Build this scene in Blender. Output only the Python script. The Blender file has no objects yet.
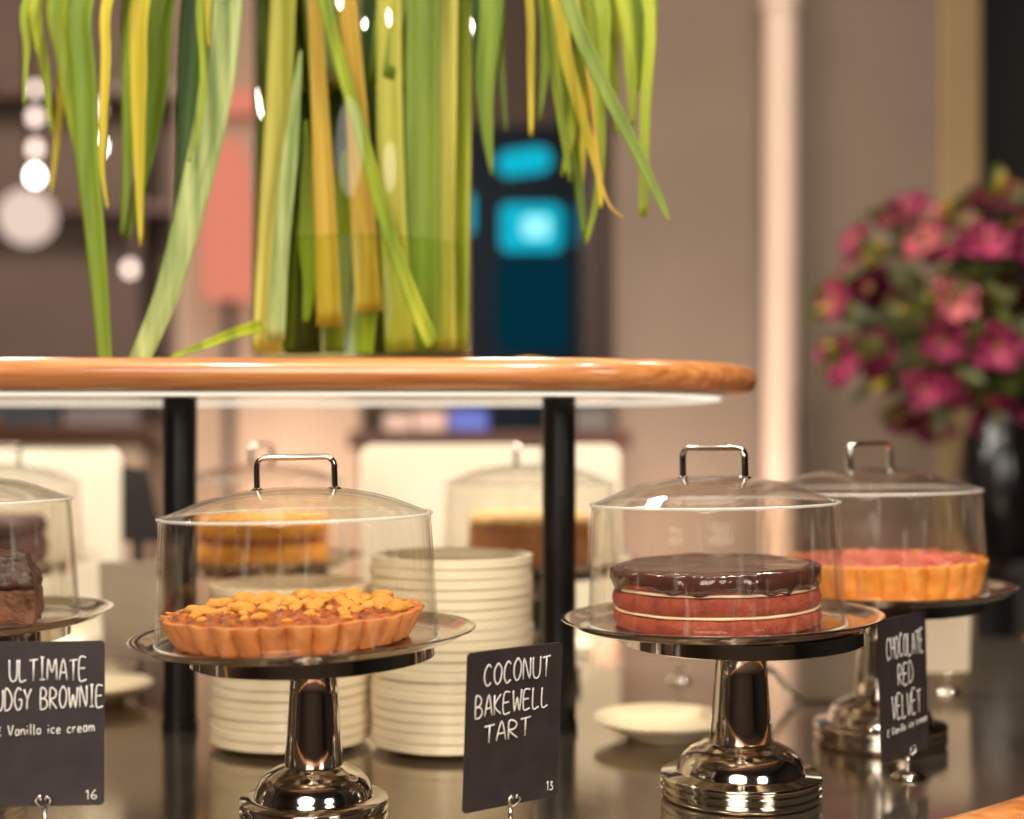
import bpy, bmesh, math, random
from mathutils import Vector, Matrix, Euler, noise
random.seed(7)
S = bpy.context.scene
COL = S.collection
PI = math.pi
F = 1400.0            # focal length in pixels of the 1024 wide frame
HOR = 440.0           # image row of the horizon
H = 1.27              # eye height
CT = 0.90             # counter top height

def at(u, v, d):
    return Vector(((u - 512) / F * d, d, H - (v - HOR) / F * d))
def xu(u, d): return (u - 512) / F * d
def zv(v, d): return H - (v - HOR) / F * d

# ------------------------------------------------------------------ materials
def lin(c):
    def f(x):
        x /= 255.0
        return x / 12.92 if x <= .04045 else ((x + .055) / 1.055) ** 2.4
    return (f(c[0]), f(c[1]), f(c[2]), 1)
def nodes(name):
    m = bpy.data.materials.new(name); m.use_nodes = True
    nt = m.node_tree; nt.nodes.clear()
    out = nt.nodes.new('ShaderNodeOutputMaterial')
    return m, nt, out
def mat(name, c1, c2=None, rough=.5, metal=0, scale=30, bump=0, bscale=None, stretch=(1, 1, 1), coat=0, sss=0, detail=4, spec=.5, sheen=0):
    m, nt, out = nodes(name)
    b = nt.nodes.new('ShaderNodeBsdfPrincipled')
    b.inputs['Roughness'].default_value = rough
    b.inputs['Metallic'].default_value = metal
    b.inputs['Coat Weight'].default_value = coat
    b.inputs['Coat Roughness'].default_value = .08
    b.inputs['Specular IOR Level'].default_value = spec
    if sss:
        b.inputs['Subsurface Weight'].default_value = sss
        b.inputs['Subsurface Scale'].default_value = .004
    tc = nt.nodes.new('ShaderNodeTexCoord'); mp = nt.nodes.new('ShaderNodeMapping')
    mp.inputs['Scale'].default_value = stretch
    nt.links.new(tc.outputs['Object'], mp.inputs['Vector'])
    n = nt.nodes.new('ShaderNodeTexNoise'); n.inputs['Scale'].default_value = scale; n.inputs['Detail'].default_value = detail
    nt.links.new(mp.outputs['Vector'], n.inputs['Vector'])
    r = nt.nodes.new('ShaderNodeValToRGB')
    r.color_ramp.elements[0].position = .3; r.color_ramp.elements[1].position = .7
    r.color_ramp.elements[0].color = lin(c1); r.color_ramp.elements[1].color = lin(c2 or c1)
    nt.links.new(n.outputs['Fac'], r.inputs['Fac'])
    nt.links.new(r.outputs['Color'], b.inputs['Base Color'])
    if bump:
        n2 = nt.nodes.new('ShaderNodeTexNoise'); n2.inputs['Scale'].default_value = bscale or scale; n2.inputs['Detail'].default_value = 5
        nt.links.new(mp.outputs['Vector'], n2.inputs['Vector'])
        bp = nt.nodes.new('ShaderNodeBump'); bp.inputs['Strength'].default_value = bump; bp.inputs['Distance'].default_value = .004
        nt.links.new(n2.outputs['Fac'], bp.inputs['Height']); nt.links.new(bp.outputs['Normal'], b.inputs['Normal'])
    nt.links.new(b.outputs[0], out.inputs[0])
    return m
def emit(name, c, s):
    m, nt, out = nodes(name)
    e = nt.nodes.new('ShaderNodeEmission'); e.inputs[0].default_value = lin(c); e.inputs[1].default_value = s
    nt.links.new(e.outputs[0], out.inputs[0])
    return m
def clear(name, tint=(255, 255, 255), ior=1.45, rough=.02, lo=.0, gain=1.0, scratch=0):
    """thin clear acrylic or glass: sees through, mirrors by Fresnel"""
    m, nt, out = nodes(name)
    t = nt.nodes.new('ShaderNodeBsdfTransparent'); t.inputs[0].default_value = lin(tint)
    g = nt.nodes.new('ShaderNodeBsdfGlossy'); g.inputs['Roughness'].default_value = rough
    fr = nt.nodes.new('ShaderNodeFresnel')
    ge = nt.nodes.new('ShaderNodeNewGeometry'); mi = nt.nodes.new('ShaderNodeMapRange')   # both faces of the thin sheet mirror alike
    mi.inputs['To Min'].default_value = ior; mi.inputs['To Max'].default_value = 1 / ior
    nt.links.new(ge.outputs['Backfacing'], mi.inputs['Value']); nt.links.new(mi.outputs['Result'], fr.inputs[0])
    ml = nt.nodes.new('ShaderNodeMath'); ml.operation = 'MULTIPLY_ADD'; ml.use_clamp = True
    ml.inputs[1].default_value = gain; ml.inputs[2].default_value = lo
    nt.links.new(fr.outputs[0], ml.inputs[0])
    mx = nt.nodes.new('ShaderNodeMixShader')
    nt.links.new(ml.outputs[0], mx.inputs[0]); nt.links.new(t.outputs[0], mx.inputs[1]); nt.links.new(g.outputs[0], mx.inputs[2])
    last = mx
    if scratch:
        tc = nt.nodes.new('ShaderNodeTexCoord'); mp = nt.nodes.new('ShaderNodeMapping'); mp.inputs['Scale'].default_value = (1, 1, .12)
        n = nt.nodes.new('ShaderNodeTexNoise'); n.inputs['Scale'].default_value = 120; n.inputs['Detail'].default_value = 6
        r = nt.nodes.new('ShaderNodeValToRGB'); r.color_ramp.elements[0].position = .58; r.color_ramp.elements[1].position = .85
        r.color_ramp.elements[1].color = (scratch, scratch, scratch, 1)
        d = nt.nodes.new('ShaderNodeBsdfDiffuse'); d.inputs[0].default_value = (.8, .75, .7, 1)
        m2 = nt.nodes.new('ShaderNodeMixShader')
        nt.links.new(tc.outputs['Object'], mp.inputs[0]); nt.links.new(mp.outputs[0], n.inputs['Vector']); nt.links.new(n.outputs['Fac'], r.inputs[0])
        nt.links.new(r.outputs[0], m2.inputs[0]); nt.links.new(mx.outputs[0], m2.inputs[1]); nt.links.new(d.outputs[0], m2.inputs[2])
        last = m2
    nt.links.new(last.outputs[0], out.inputs[0])
    return m

M = {}
M['steel'] = mat('polished_steel', (222, 214, 205), (210, 202, 192), .09, 1, 12)
M['tray'] = mat('steel_tray', (232, 224, 214), (214, 206, 198), .14, 1, 60, .05, 90)
M['acrylic'] = clear('clear_acrylic', (253, 252, 250), 1.45, .03, .004, .75, .14)
M['vaseglass'] = clear('clear_vase_glass', (250, 252, 249), 1.45, .02, .0, .7)
M['bead'], nt_, out_ = nodes('frosted_acrylic_edge')
a_ = nt_.nodes.new('ShaderNodeBsdfTransparent'); b_ = nt_.nodes.new('ShaderNodeBsdfPrincipled'); c_ = nt_.nodes.new('ShaderNodeMixShader')
b_.inputs['Base Color'].default_value = (.9, .88, .84, 1); b_.inputs['Roughness'].default_value = .15; b_.inputs['Coat Weight'].default_value = .5
c_.inputs[0].default_value = .42
nt_.links.new(a_.outputs[0], c_.inputs[1]); nt_.links.new(b_.outputs[0], c_.inputs[2]); nt_.links.new(c_.outputs[0], out_.inputs[0])
M['water'] = clear('vase_water', (242, 250, 222), 1.33, .02, 0, .4)
M['crust'] = mat('baked_crust', (176, 100, 44), (212, 140, 74), .55, 0, 45, .35, 160, sss=.15)
M['crumb'] = mat('almond_crumb', (92, 38, 10), (196, 104, 34), .7, 0, 120, 1.0, 260)
M['flake'] = mat('toasted_almond', (200, 118, 30), (244, 182, 80), .5, 0, 40, .4, 200, sss=.1)
M['redsponge'] = mat('red_sponge', (126, 46, 30), (164, 76, 52), .75, 0, 70, .5, 220)
M['cream'] = mat('cream_filling', (240, 205, 165), (250, 226, 192), .45, 0, 60, .2, 100, sss=.2)
M['choc'] = mat('chocolate_glaze', (58, 32, 26), (84, 48, 40), .18, 0, 20, .25, 40, coat=.6)
M['brownie'] = mat('fudge_brownie', (44, 22, 14), (84, 46, 28), .42, 0, 60, .9, 120, coat=.2)
M['brownie_nut'] = mat('brownie_crumb_side', (52, 28, 16), (116, 70, 42), .6, 0, 70, .9, 150)
M['darkcake'] = mat('dark_chocolate_cake', (62, 34, 30), (96, 60, 56), .5, 0, 40, .6, 90)
M['pinkfruit'] = mat('rhubarb_topping', (160, 68, 54), (202, 110, 92), .35, 0, 50, .6, 90, coat=.3)
M['goldcrust'] = mat('golden_crust', (214, 126, 36), (240, 164, 70), .5, 0, 45, .35, 150, sss=.15)
M['goldsponge'] = mat('golden_sponge', (196, 122, 26), (236, 170, 56), .65, 0, 50, .5, 150)
M['jam'] = mat('brown_filling', (132, 62, 22), (164, 86, 34), .4, 0, 40, .3, 90)
M['tansponge'] = mat('tan_sponge', (142, 86, 40), (172, 112, 58), .7, 0, 60, .5, 150)
M['tanicing'] = mat('tan_icing', (206, 160, 96), (224, 184, 122), .5, 0, 40, .3, 60)
M['china'] = mat('cream_china', (240, 222, 186), (245, 229, 196), .18, 0, 4, spec=.5)
M['counter'] = mat('dark_polished_counter', (158, 144, 126), (172, 158, 138), .14, .9, 6, .02, 30)
M['wood'] = mat('varnished_orange_wood', (164, 94, 44), (222, 150, 90), .28, 0, 16, .05, 60, stretch=(.3, 5, 7), coat=.6)
M['body'] = mat('dark_counter_side', (48, 36, 30), (60, 46, 38), .5, 0, 8)
M['underside'] = mat('glossy_white_laminate', (246, 240, 226), (250, 245, 234), .12, 0, 5)
M['post'] = mat('black_post_paint', (16, 15, 15), (24, 22, 22), .28, 0, 20)
M['card'] = mat('chalkboard_card', (44, 36, 37), (56, 47, 48), .45, 0, 40)
M['chalk'] = mat('white_chalk_ink', (226, 218, 212), (238, 232, 226), .8, 0, 60)
M['cardback'] = mat('pale_card', (206, 190, 168), (216, 200, 178), .5, 0, 20)
M['panel'] = mat('cream_panel', (250, 240, 216), (252, 244, 224), .35, 0, 3)
M['darkplastic'] = mat('dark_plastic', (34, 30, 30), (44, 40, 40), .4, 0, 20)
M['leafbright'] = mat('bright_leaf', (100, 122, 16), (164, 172, 40), .5, 0, 9, .1, 60, stretch=(5, 5, .3), spec=.3)
M['leafyellow'] = mat('yellow_leaf', (150, 138, 20), (202, 180, 48), .5, 0, 9, .1, 60, stretch=(5, 5, .3), spec=.3)
M['leafdark'] = mat('dark_leaf', (30, 54, 12), (58, 86, 24), .5, 0, 9, .1, 60, stretch=(5, 5, .3), spec=.3)
M['leafmid'] = mat('mid_leaf', (76, 102, 16), (120, 140, 32), .5, 0, 9, .1, 60, stretch=(5, 5, .3), spec=.3)
M['leafpale'] = mat('pale_leaf', (92, 116, 50), (176, 186, 120), .5, 0, 16, .1, 60, stretch=(5, 5, .35), spec=.3)
M['leafgold'] = mat('golden_stalk', (176, 134, 40), (208, 170, 74), .5, 0, 9, .1, 60, stretch=(5, 5, .3), spec=.3)
M['leafstraw'] = mat('straw_stalk', (150, 148, 44), (202, 188, 92), .5, 0, 9, .1, 60, stretch=(5, 5, .3), spec=.3)
M['leafgrey'] = mat('grey_green_leaf', (92, 114, 40), (138, 152, 60), .5, 0, 9, .1, 60, stretch=(5, 5, .3), spec=.3)
M['wallbeige'] = mat('greige_wall', (116, 99, 85), (121, 104, 90), .8, 0, 3)
M['wallbrown'] = mat('brown_wall', (92, 78, 69), (101, 86, 76), .85, 0, 2)
M['walldark'] = mat('recess_shade_and_table', (20, 16, 15), (26, 21, 19), .8, 0, 3)  # recess shade put into the wall colour; the console table is dark itself
M['trim'] = mat('olive_trim', (136, 112, 76), (144, 120, 82), .6, 0, 3)
M['pillar'] = mat('blush_plaster', (186, 156, 134), (194, 164, 142), .8, 0, 3)
M['pipe'] = mat('cream_pipe_paint', (206, 180, 162), (212, 186, 168), .45, 0, 5)
M['floor'] = mat('brown_floor', (70, 54, 44), (86, 66, 54), .5, 0, 3)
M['ceil'] = mat('ceiling_paint', (126, 110, 98), (132, 116, 104), .9, 0, 3)
M['barwood'] = mat('dark_bar_wood', (66, 36, 24), (84, 48, 32), .35, 0, 10, stretch=(.4, 3, 6))
M['shelfwood'] = mat('brown_shelf_wood', (74, 56, 48), (90, 68, 58), .5, 0, 10)
M['navy'] = mat('dark_navy_metal', (5, 22, 36), (8, 28, 44), .6, 0, 5, spec=.2)
M['cyan'] = emit('cyan_screen', (16, 190, 216), .95)
M['cyanhot'] = emit('cyan_screen_centre', (150, 240, 250), 1.3)
M['teal'] = emit('teal_screen', (4, 92, 112), .8)
M['tealdim'] = emit('dim_teal_glass', (3, 52, 68), .8)
M['petal'] = mat('pink_petal', (164, 36, 90), (208, 84, 128), .5, 0, 25, sss=.1)
M['petalpale'] = mat('pale_pink_petal', (216, 90, 110), (236, 140, 150), .5, 0, 25, sss=.1)
M['stamen'] = mat('yellow_green_bud', (136, 116, 30), (168, 146, 48), .5, 0, 25)
M['flowerleaf'] = mat('flower_foliage', (44, 56, 16), (86, 88, 26), .45, 0, 25)
M['blackvase'] = mat('black_ceramic', (14, 11, 11), (20, 16, 15), .2, 0, 10)
M['globe'] = emit('globe_lamp_glass', (236, 210, 194), 1.0)
M['bulb'] = emit('white_bulb', (255, 246, 236), 16)
M['led'] = emit('under_shelf_light', (255, 244, 222), 1.1)
M['salmon'] = emit('salmon_lamp_shade', (240, 142, 116), .9)
M['carton'] = mat('pink_carton', (216, 180, 168), (226, 192, 180), .6, 0, 6)
M['blue'] = mat('blue_carton', (88, 104, 200), (100, 116, 214), .5, 0, 6)
M['greyitem'] = mat('grey_carton', (116, 106, 104), (126, 116, 112), .6, 0, 6)
M['slate'] = mat('slate_carton', (54, 56, 62), (62, 64, 70), .6, 0, 6)
M['yellowcloth'] = mat('yellow_carton', (186, 160, 60), (196, 172, 76), .6, 0, 6)
M['napkin'] = mat('white_napkin', (240, 228, 208), (246, 236, 218), .9, 0, 30)

# ------------------------------------------------------------------ object helpers
def link(name, bm, m=None, parent=None, smooth=True, auto=None):
    me = bpy.data.meshes.new(name)
    bmesh.ops.recalc_face_normals(bm, faces=bm.faces[:])
    if smooth:
        for f in bm.faces: f.smooth = True
        if auto:
            for e in bm.edges:
                if len(e.link_faces) == 2 and e.calc_face_angle(0) > math.radians(auto): e.smooth = False
    bm.to_mesh(me); bm.free()
    o = bpy.data.objects.new(name, me); COL.objects.link(o)
    if m: me.materials.append(m)
    if parent: o.parent = parent
    return o
def tag(o, label, cat, group=None, kind=None):
    o['label'] = label; o['category'] = cat
    if group: o['group'] = group
    if kind: o['kind'] = kind
    return o
def thing(name, label, cat, loc=(0, 0, 0), rot=(0, 0, 0), group=None):
    o = bpy.data.objects.new(name, None); COL.objects.link(o)
    o.location = loc; o.rotation_euler = rot; o.empty_display_size = .05
    return tag(o, label, cat, group)
def struct(name, bm, m, smooth=False):
    o = link(name, bm, m, smooth=smooth); o['kind'] = 'structure'; return o
def copy_tree(r, label, group=None):
    c = r.copy(); COL.objects.link(c)
    c['label'] = label
    if group: c['group'] = group
    for ch in r.children:
        d = ch.copy(); COL.objects.link(d); d.parent = c
        for g in ch.children:
            e = g.copy(); COL.objects.link(e); e.parent = d
    return c
def NB(): return bmesh.new()
def box(bm, x0, x1, y0, y1, z0, z1, bev=0, seg=2):
    t = bmesh.new(); bmesh.ops.create_cube(t, size=1)
    for v in t.verts:
        v.co = Vector((x0 + (v.co.x + .5) * (x1 - x0), y0 + (v.co.y + .5) * (y1 - y0), z0 + (v.co.z + .5) * (z1 - z0)))
    if bev: bmesh.ops.bevel(t, geom=t.edges[:], offset=bev, segments=seg, profile=.5, affect='EDGES')
    merge(bm, t); return bm
def merge(bm, t, mx=None):
    if mx is not None: t.transform(mx)
    me = bpy.data.meshes.new('tmp'); t.to_mesh(me); t.free(); bm.from_mesh(me); bpy.data.meshes.remove(me)
def lathe(bm, prof, seg=64, fr=None, closed=False):
    """revolve (r,z) points; fr(theta, r, z, k) may return a changed (r, z)"""
    rings = []
    for k, (r, z) in enumerate(prof):
        if r < 1e-6 and not closed:
            rings.append([bm.verts.new((0, 0, z))]); continue
        ring = []
        for i in range(seg):
            a = 2 * PI * i / seg
            rr, zz = fr(a, r, z, k) if fr else (r, z)
            ring.append(bm.verts.new((rr * math.cos(a), rr * math.sin(a), zz)))
        rings.append(ring)
    pairs = list(zip(rings, rings[1:]))
    if closed: pairs.append((rings[-1], rings[0]))
    for A, B in pairs:
        for i in range(seg):
            j = (i + 1) % seg
            if len(A) == 1 and len(B) == 1: continue
            if len(A) == 1: bm.faces.new((A[0], B[i], B[j]))
            elif len(B) == 1: bm.faces.new((A[i], A[j], B[0]))
            else: bm.faces.new((A[i], A[j], B[j], B[i]))
    return bm
def smooth_path(pts, n=6):
    pts = [Vector(p) for p in pts]; out = []
    for i in range(len(pts) - 1):
        p0 = pts[max(i - 1, 0)]; p1 = pts[i]; p2 = pts[i + 1]; p3 = pts[min(i + 2, len(pts) - 1)]
        for k in range(n):
            t = k / n
            out.append(.5 * ((2 * p1) + (p2 - p0) * t + (2 * p0 - 5 * p1 + 4 * p2 - p3) * t * t + (3 * p1 - p0 - 3 * p2 + p3) * t ** 3))
    out.append(pts[-1]); return out
def tube(bm, pts, rad, seg=10, cap=True, sx=1, sy=1, up=Vector((0, 1, 0))):
    pts = [Vector(p) for p in pts]; n = len(pts); rings = []
    for i, p in enumerate(pts):
        t = (pts[min(i + 1, n - 1)] - pts[max(i - 1, 0)]).normalized()
        a = up - t * up.dot(t)
        if a.length < 1e-4: a = Vector((1, 0, 0)) - t * t.x
        a.normalize(); b = t.cross(a)
        r = rad[i] if isinstance(rad, (list, tuple)) else rad
        rings.append([bm.verts.new(p + (b * math.cos(2 * PI * k / seg) * sx + a * math.sin(2 * PI * k / seg) * sy) * r) for k in range(seg)])
    for A, B in zip(rings, rings[1:]):
        for k in range(seg):
            j = (k + 1) % seg; bm.faces.new((A[k], A[j], B[j], B[k]))
    if cap:
        bm.faces.new(rings[0]); bm.faces.new(rings[-1][::-1])
    return bm
def stadium(xl, xr, cy, R, inset=0, n=48):
    """outline of a slab whose two ends are half circles"""
    r = R - inset; pts = []
    for i in range(n + 1):
        a = -PI / 2 + PI * i / n; pts.append((xr + r * math.cos(a), cy + r * math.sin(a)))
    for i in range(n + 1):
        a = PI / 2 + PI * i / n; pts.append((xl + r * math.cos(a), cy + r * math.sin(a)))
    return pts
def slab(bm, xl, xr, cy, R, prof, cap=True, closed=False):
    rings = []
    for inset, z in prof:
        rings.append([bm.verts.new((x, y, z)) for x, y in stadium(xl, xr, cy, R, inset)])
    n = len(rings[0])
    pairs = list(zip(rings, rings[1:]))
    if closed: pairs.append((rings[-1], rings[0]))
    for A, B in pairs:
        for i in range(n):
            j = (i + 1) % n; bm.faces.new((A[i], A[j], B[j], B[i]))
    if cap and not closed:
        bm.faces.new(rings[0]); bm.faces.new(rings[-1])
    return bm
def rrect(w, h, r, n=6):
    pts = []
    for cx, cy, a0 in ((w / 2 - r, h - r, 0), (-w / 2 + r, h - r, PI / 2), (-w / 2 + r, r, PI), (w / 2 - r, r, 1.5 * PI)):
        for i in range(n + 1):
            a = a0 + PI / 2 * i / n; pts.append((cx + r * math.cos(a), cy + r * math.sin(a)))
    return pts
def plate_xz(bm, pts, y0, y1, bev=0):
    """an outline in x,z given thickness along y"""
    A = [bm.verts.new((x, y0, z)) for x, z in pts]; B = [bm.verts.new((x, y1, z)) for x, z in pts]
    n = len(pts); bm.faces.new(A); bm.faces.new(B[::-1])
    for i in range(n):
        j = (i + 1) % n; bm.faces.new((A[i], B[i], B[j], A[j]))
    return bm
def rough_up(bm, amp, sc, seed=0, keep=None):
    bm.normal_update()
    off = Vector((seed * 3.1, seed * 1.7, seed * 2.3))
    for v in bm.verts:
        if keep and keep(v): continue
        v.co += v.normal * amp * noise.noise(v.co * sc + off)

# ------------------------------------------------------------------ the room
struct('floor', box(NB(), -5, 4, -3, 8.2, -.1, 0), M['floor'])
struct('ceiling', box(NB(), -5, 4, -3, 8.2, 4.2, 4.3), M['ceil'])
struct('wall_back', box(NB(), -5, 4, 8.0, 8.2, 0, 4.2), M['wallbrown'])
struct('wall_left', box(NB(), -5.2, -5, -3, 8.2, 0, 4.2), M['wallbrown'])
struct('wall_right', box(NB(), 4, 4.2, -3, 8.2, 0, 4.2), M['walldark'])
struct('wall_rear', box(NB(), -5, 4, -3.2, -3, 0, 4.2), M['wallbrown'])
struct('wall_partition', box(NB(), .31, 1.36, 4.2, 4.5, 0, 4.2), M['wallbeige'])
struct('trim_1', box(NB(), 1.275, 1.40, 4.17, 4.52, 0, 4.2, .01), M['trim'])
struct('wall_recess', box(NB(), 1.40, 4.0, 4.6, 4.8, 0, 4.2), M['walldark'])  # darkness of the unlit doorway, put in as a near-black wall
struct('pillar', box(NB(), -1.25, -.56, 5.2, 5.6, 0, 4.2, .01), M['pillar'])

t = thing('wall_pipe', 'thick cream vertical pipe on the greige wall behind the right-hand domes', 'pipe', (xu(782.5, 4.1), 4.12, 0))
bm = NB(); lathe(bm, [(0, 0.001), (.052, 0.001), (.052, 4.19), (0, 4.19)], 32); link('pipe', bm, M['pipe'], t, auto=40)
bm = NB(); lathe(bm, [(.0525, 2.53), (.059, 2.53), (.06, 2.56), (.059, 2.60), (.0525, 2.60)], 32, closed=True); link('collar', bm, M['pipe'], t, auto=40)

# ------------------------------------------------------------------ the counter
t = thing('counter', 'dark polished round-ended counter with an orange wood rim carrying all the cakes', 'counter', (0, 0, 0))
CX, CY, CR, CB = -.342, 2.42, 1.30, 2.62     # centre and radius of the rounded end, line of the back
def counter_line(inset, n=72):
    r = CR - inset; p = [(-2.0, CY - r)]
    for k in range(n + 1):
        a = -PI / 2 + PI / 2 * k / n; p.append((CX + r * math.cos(a), CY + r * math.sin(a)))
    p.append((CX + r, CB)); return p
def counter_slab(bm, inset, z0, z1, back=0):
    P = counter_line(inset); P[-1] = (P[-1][0], CB - back); P.append((-2.0, CB - back))
    A = [bm.verts.new((x, y, z0)) for x, y in P]; B = [bm.verts.new((x, y, z1)) for x, y in P]
    bm.faces.new(A[::-1]); bm.faces.new(B)
    for k in range(len(P)):
        l = (k + 1) % len(P); bm.faces.new((A[k], A[l], B[l], B[k]))
bm = NB(); counter_slab(bm, 0, CT - .03, CT); link('worktop', bm, M['counter'], t, smooth=False)
bm = NB(); RP = [(0, CT - .034), (0, CT - .001), (-.006, CT + .003), (-.02, CT + .004), (-.034, CT - .002), (-.042, CT - .016), (-.038, CT - .034), (-.02, CT - .042), (-.004, CT - .040)]
RR = [[bm.verts.new((x, y, z)) for x, y in counter_line(i_)] for i_, z in RP]
for k in range(len(RP)):
    A, B = RR[k], RR[(k + 1) % len(RP)]
    for q in range(len(A) - 1): bm.faces.new((A[q], A[q + 1], B[q + 1], B[q]))
bm.faces.new([r_[0] for r_ in RR]); bm.faces.new([r_[-1] for r_ in RR][::-1])
link('wood_rim', bm, M['wood'], t, auto=60)
bm = NB(); counter_slab(bm, .09, .001, CT - .0305, .02); link('base_cabinet', bm, M['body'], t, smooth=False)

# ------------------------------------------------------------------ the raised shelf
SZ0, SZ1 = H + .0575, H + .0925
SX, SY, SR = .035, 1.84, .283
t = thing('raised_shelf', 'raised orange varnished wood shelf on black posts above the counter', 'shelf', (0, 0, 0))
bm = NB()
N = []
hh = (SZ1 - SZ0) / 2; zc = (SZ0 + SZ1) / 2
prof = [(.05, SZ0)] + [(.016 * (1 - math.cos(a)), zc + hh * math.sin(a)) for a in [-PI / 2 * .98 + PI * .98 * k / 14 for k in range(15)]] + [(.05, SZ1)]
slab(bm, -1.35, SX, SY, SR, prof); link('wood_top', bm, M['wood'], t, auto=60)
bm = NB(); slab(bm, -1.35, SX, SY, SR, [(.036, SZ0 - .0003), (.034, SZ0 - .0012), (.036, SZ0 - .0028), (.045, SZ0 - .003)]); link('underside_panel', bm, M['underside'], t, auto=50)
bm = NB(); slab(bm, -1.35, SX, SY, SR, [(.046, SZ0 - .0032), (.046, SZ0 - .0062), (.052, SZ0 - .0070), (.058, SZ0 - .0062), (.058, SZ0 - .0032)], closed=True); link('light_strip', bm, M['led'], t)
for u in (180, 559):
    d = 1.79; x = xu(u, d)
    bm = NB(); lathe(bm, [(0, CT + .012), (.0215, CT + .012), (.0215, SZ0 - .0035), (0, SZ0 - .0035)], 32)
    p = link('post', bm, M['post'], t, auto=40); p.location = (x, d, 0)
    bm = NB(); lathe(bm, [(0, CT + .0003), (.0235, CT + .0003), (.0235, CT + .0118), (0, CT + .0118)], 32)
    link('post_foot', bm, M['post'], p, auto=40)

# ------------------------------------------------------------------ cake stands, trays, domes
def stand(loc, label, sb=1.0, disc=.127, rz=0, tilt=0, hgt=.178):
    t = thing('cake_stand', label, 'cake stand', loc, (0, 0, rz), None)
    k = sb
    pr = [(0, .0004), (.079, .0004), (.081, .002), (.083, .005), (.083, .008), (.0795, .0095), (.0795, .011), (.083, .0125), (.083, .016), (.0795, .0175), (.0795, .019),
          (.083, .0205), (.0835, .0235), (.082, .0255), (.067, .0275), (.066, .029), (.0655, .031), (.064, .036), (.060, .043), (.053, .049), (.044, .0535), (.036, .056), (.0345, .0575)]
    bm = NB(); lathe(bm, [(r * k, z) for r, z in pr] + [(0, .0575)], 72); link('base', bm, M['steel'], t, auto=50)
    bm = NB(); lathe(bm, [(0, .0576), (.0325 * k, .0576), (.033 * k, .060), (.030 * k, .09), (.0275 * k, .125), (.0262 * k, .1475), (.0275 * k, .149), (.0275 * k, .1525), (.026 * k, .154), (.0258 * k, hgt - .0165), (0, hgt - .0165)], 48)
    link('column', bm, M['steel'], t, auto=50)
    bm = NB(); lathe(bm, [(0, hgt - .016), (disc - .004, hgt - .016), (disc, hgt - .0145), (disc, hgt - .001), (disc - .002, hgt), (0, hgt)], 96)
    o = link('support_disc', bm, M['steel'], t, auto=40)
    o.rotation_euler = (0, -tilt, 0); o.location = (hgt * math.sin(tilt) * .92, 0, 0)
    return t
def top_of(loc, tilt, off, hgt=.178):
    """point on the tilted disc, offset sideways by off"""
    return Vector((loc[0] + off[0], loc[1] + off[1], loc[2] + hgt + .0006 + off[0] * math.sin(tilt)))
def make_tray(loc, label, tilt=0, R=.165, rz=0):
    bm = NB(); s = R / .165
    pr = [(0, 0), (.143, 0), (.150, .002), (.157, .0065), (.163, .0095), (.1655, .0096), (.1655, .0108), (.162, .0112), (.156, .0085), (.1495, .0042), (.143, .0022), (0, .0018)]
    lathe(bm, [(r * s, z) for r, z in pr], 96)
    o = link('round_tray', bm, M['tray'], auto=60); o.location = loc; o.rotation_euler = (0, -tilt, rz)
    return tag(o, label, 'tray')
def make_dome(loc, label, tilt=0, yaw=0, s=1.0, hscale=1.0):
    t = thing('cake_dome', label, 'cake dome', loc, (0, -tilt, 0))
    o = [(.1352, 0), (.1355, .0015), (.1352, .004), (.1345, .02), (.132, .075), (.1297, .116), (.1295, .1220), (.1303, .1226), (.1311, .1238), (.1312, .1250), (.1306, .1261), (.1296, .1267), (.1284, .1266), (.1274, .1262), (.1255, .1268),
         (.112, .1325), (.095, .1395), (.075, .1455), (.050, .1500), (.025, .1522), (.004, .1528)]
    i = [(.004, .1504), (.025, .1498), (.050, .1476), (.075, .1431), (.095, .1371), (.112, .1301), (.1245, .1246), (.1268, .1238), (.1272, .1215), (.1273, .116), (.1297, .075), (.1322, .02), (.133, .004), (.1333, 0)]
    bm = NB(); lathe(bm, [(r * s, z * hscale) for r, z in o + i], 96, closed=True); link('cover', bm, M['acrylic'], t, auto=60)
    for rr, zz, tr in ((.1305, .1246, .0015), (.1352, .0018, .0013)):      # moulded edges of the acrylic
        bm = NB(); lathe(bm, [(rr * s + tr * math.cos(2 * PI * k / 10), zz * hscale + tr * math.sin(2 * PI * k / 10)) for k in range(10)], 96, closed=True)
        link('moulded_edge', bm, M['bead'], t)
    # handle: chrome bar bent twice, with small round feet
    w, h, rc = .0375, .031, .009
    z0 = .1505 * hscale
    pts = [(-w, 0, z0 + .0012), (-w, 0, z0 + h - rc)]
    for k in range(1, 7):
        a = PI / 2 * k / 6; pts.append((-w + rc - rc * math.cos(a), 0, z0 + h - rc + rc * math.sin(a)))
    for k in range(0, 7):
        a = PI / 2 * k / 6; pts.append((w - rc + rc * math.sin(a), 0, z0 + h - rc + rc * math.cos(a)))
    pts.append((w, 0, z0 + .0012))
    bm = NB(); tube(bm, pts, .0031, 12, up=Vector((0, 1, 0)), sx=1, sy=1.5)
    hd = link('handle', bm, M['steel'], t, auto=60); hd.rotation_euler = (0, 0, yaw)
    for sx in (-1, 1):
        bm = NB(); lathe(bm, [(0, 0), (.0062, 0), (.0062, .0018), (.0045, .003), (0, .003)], 20)
        f = link('handle_foot', bm, M['steel'], hd, auto=40); f.location = (sx * w, 0, z0 - .0005)
    return t

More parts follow.
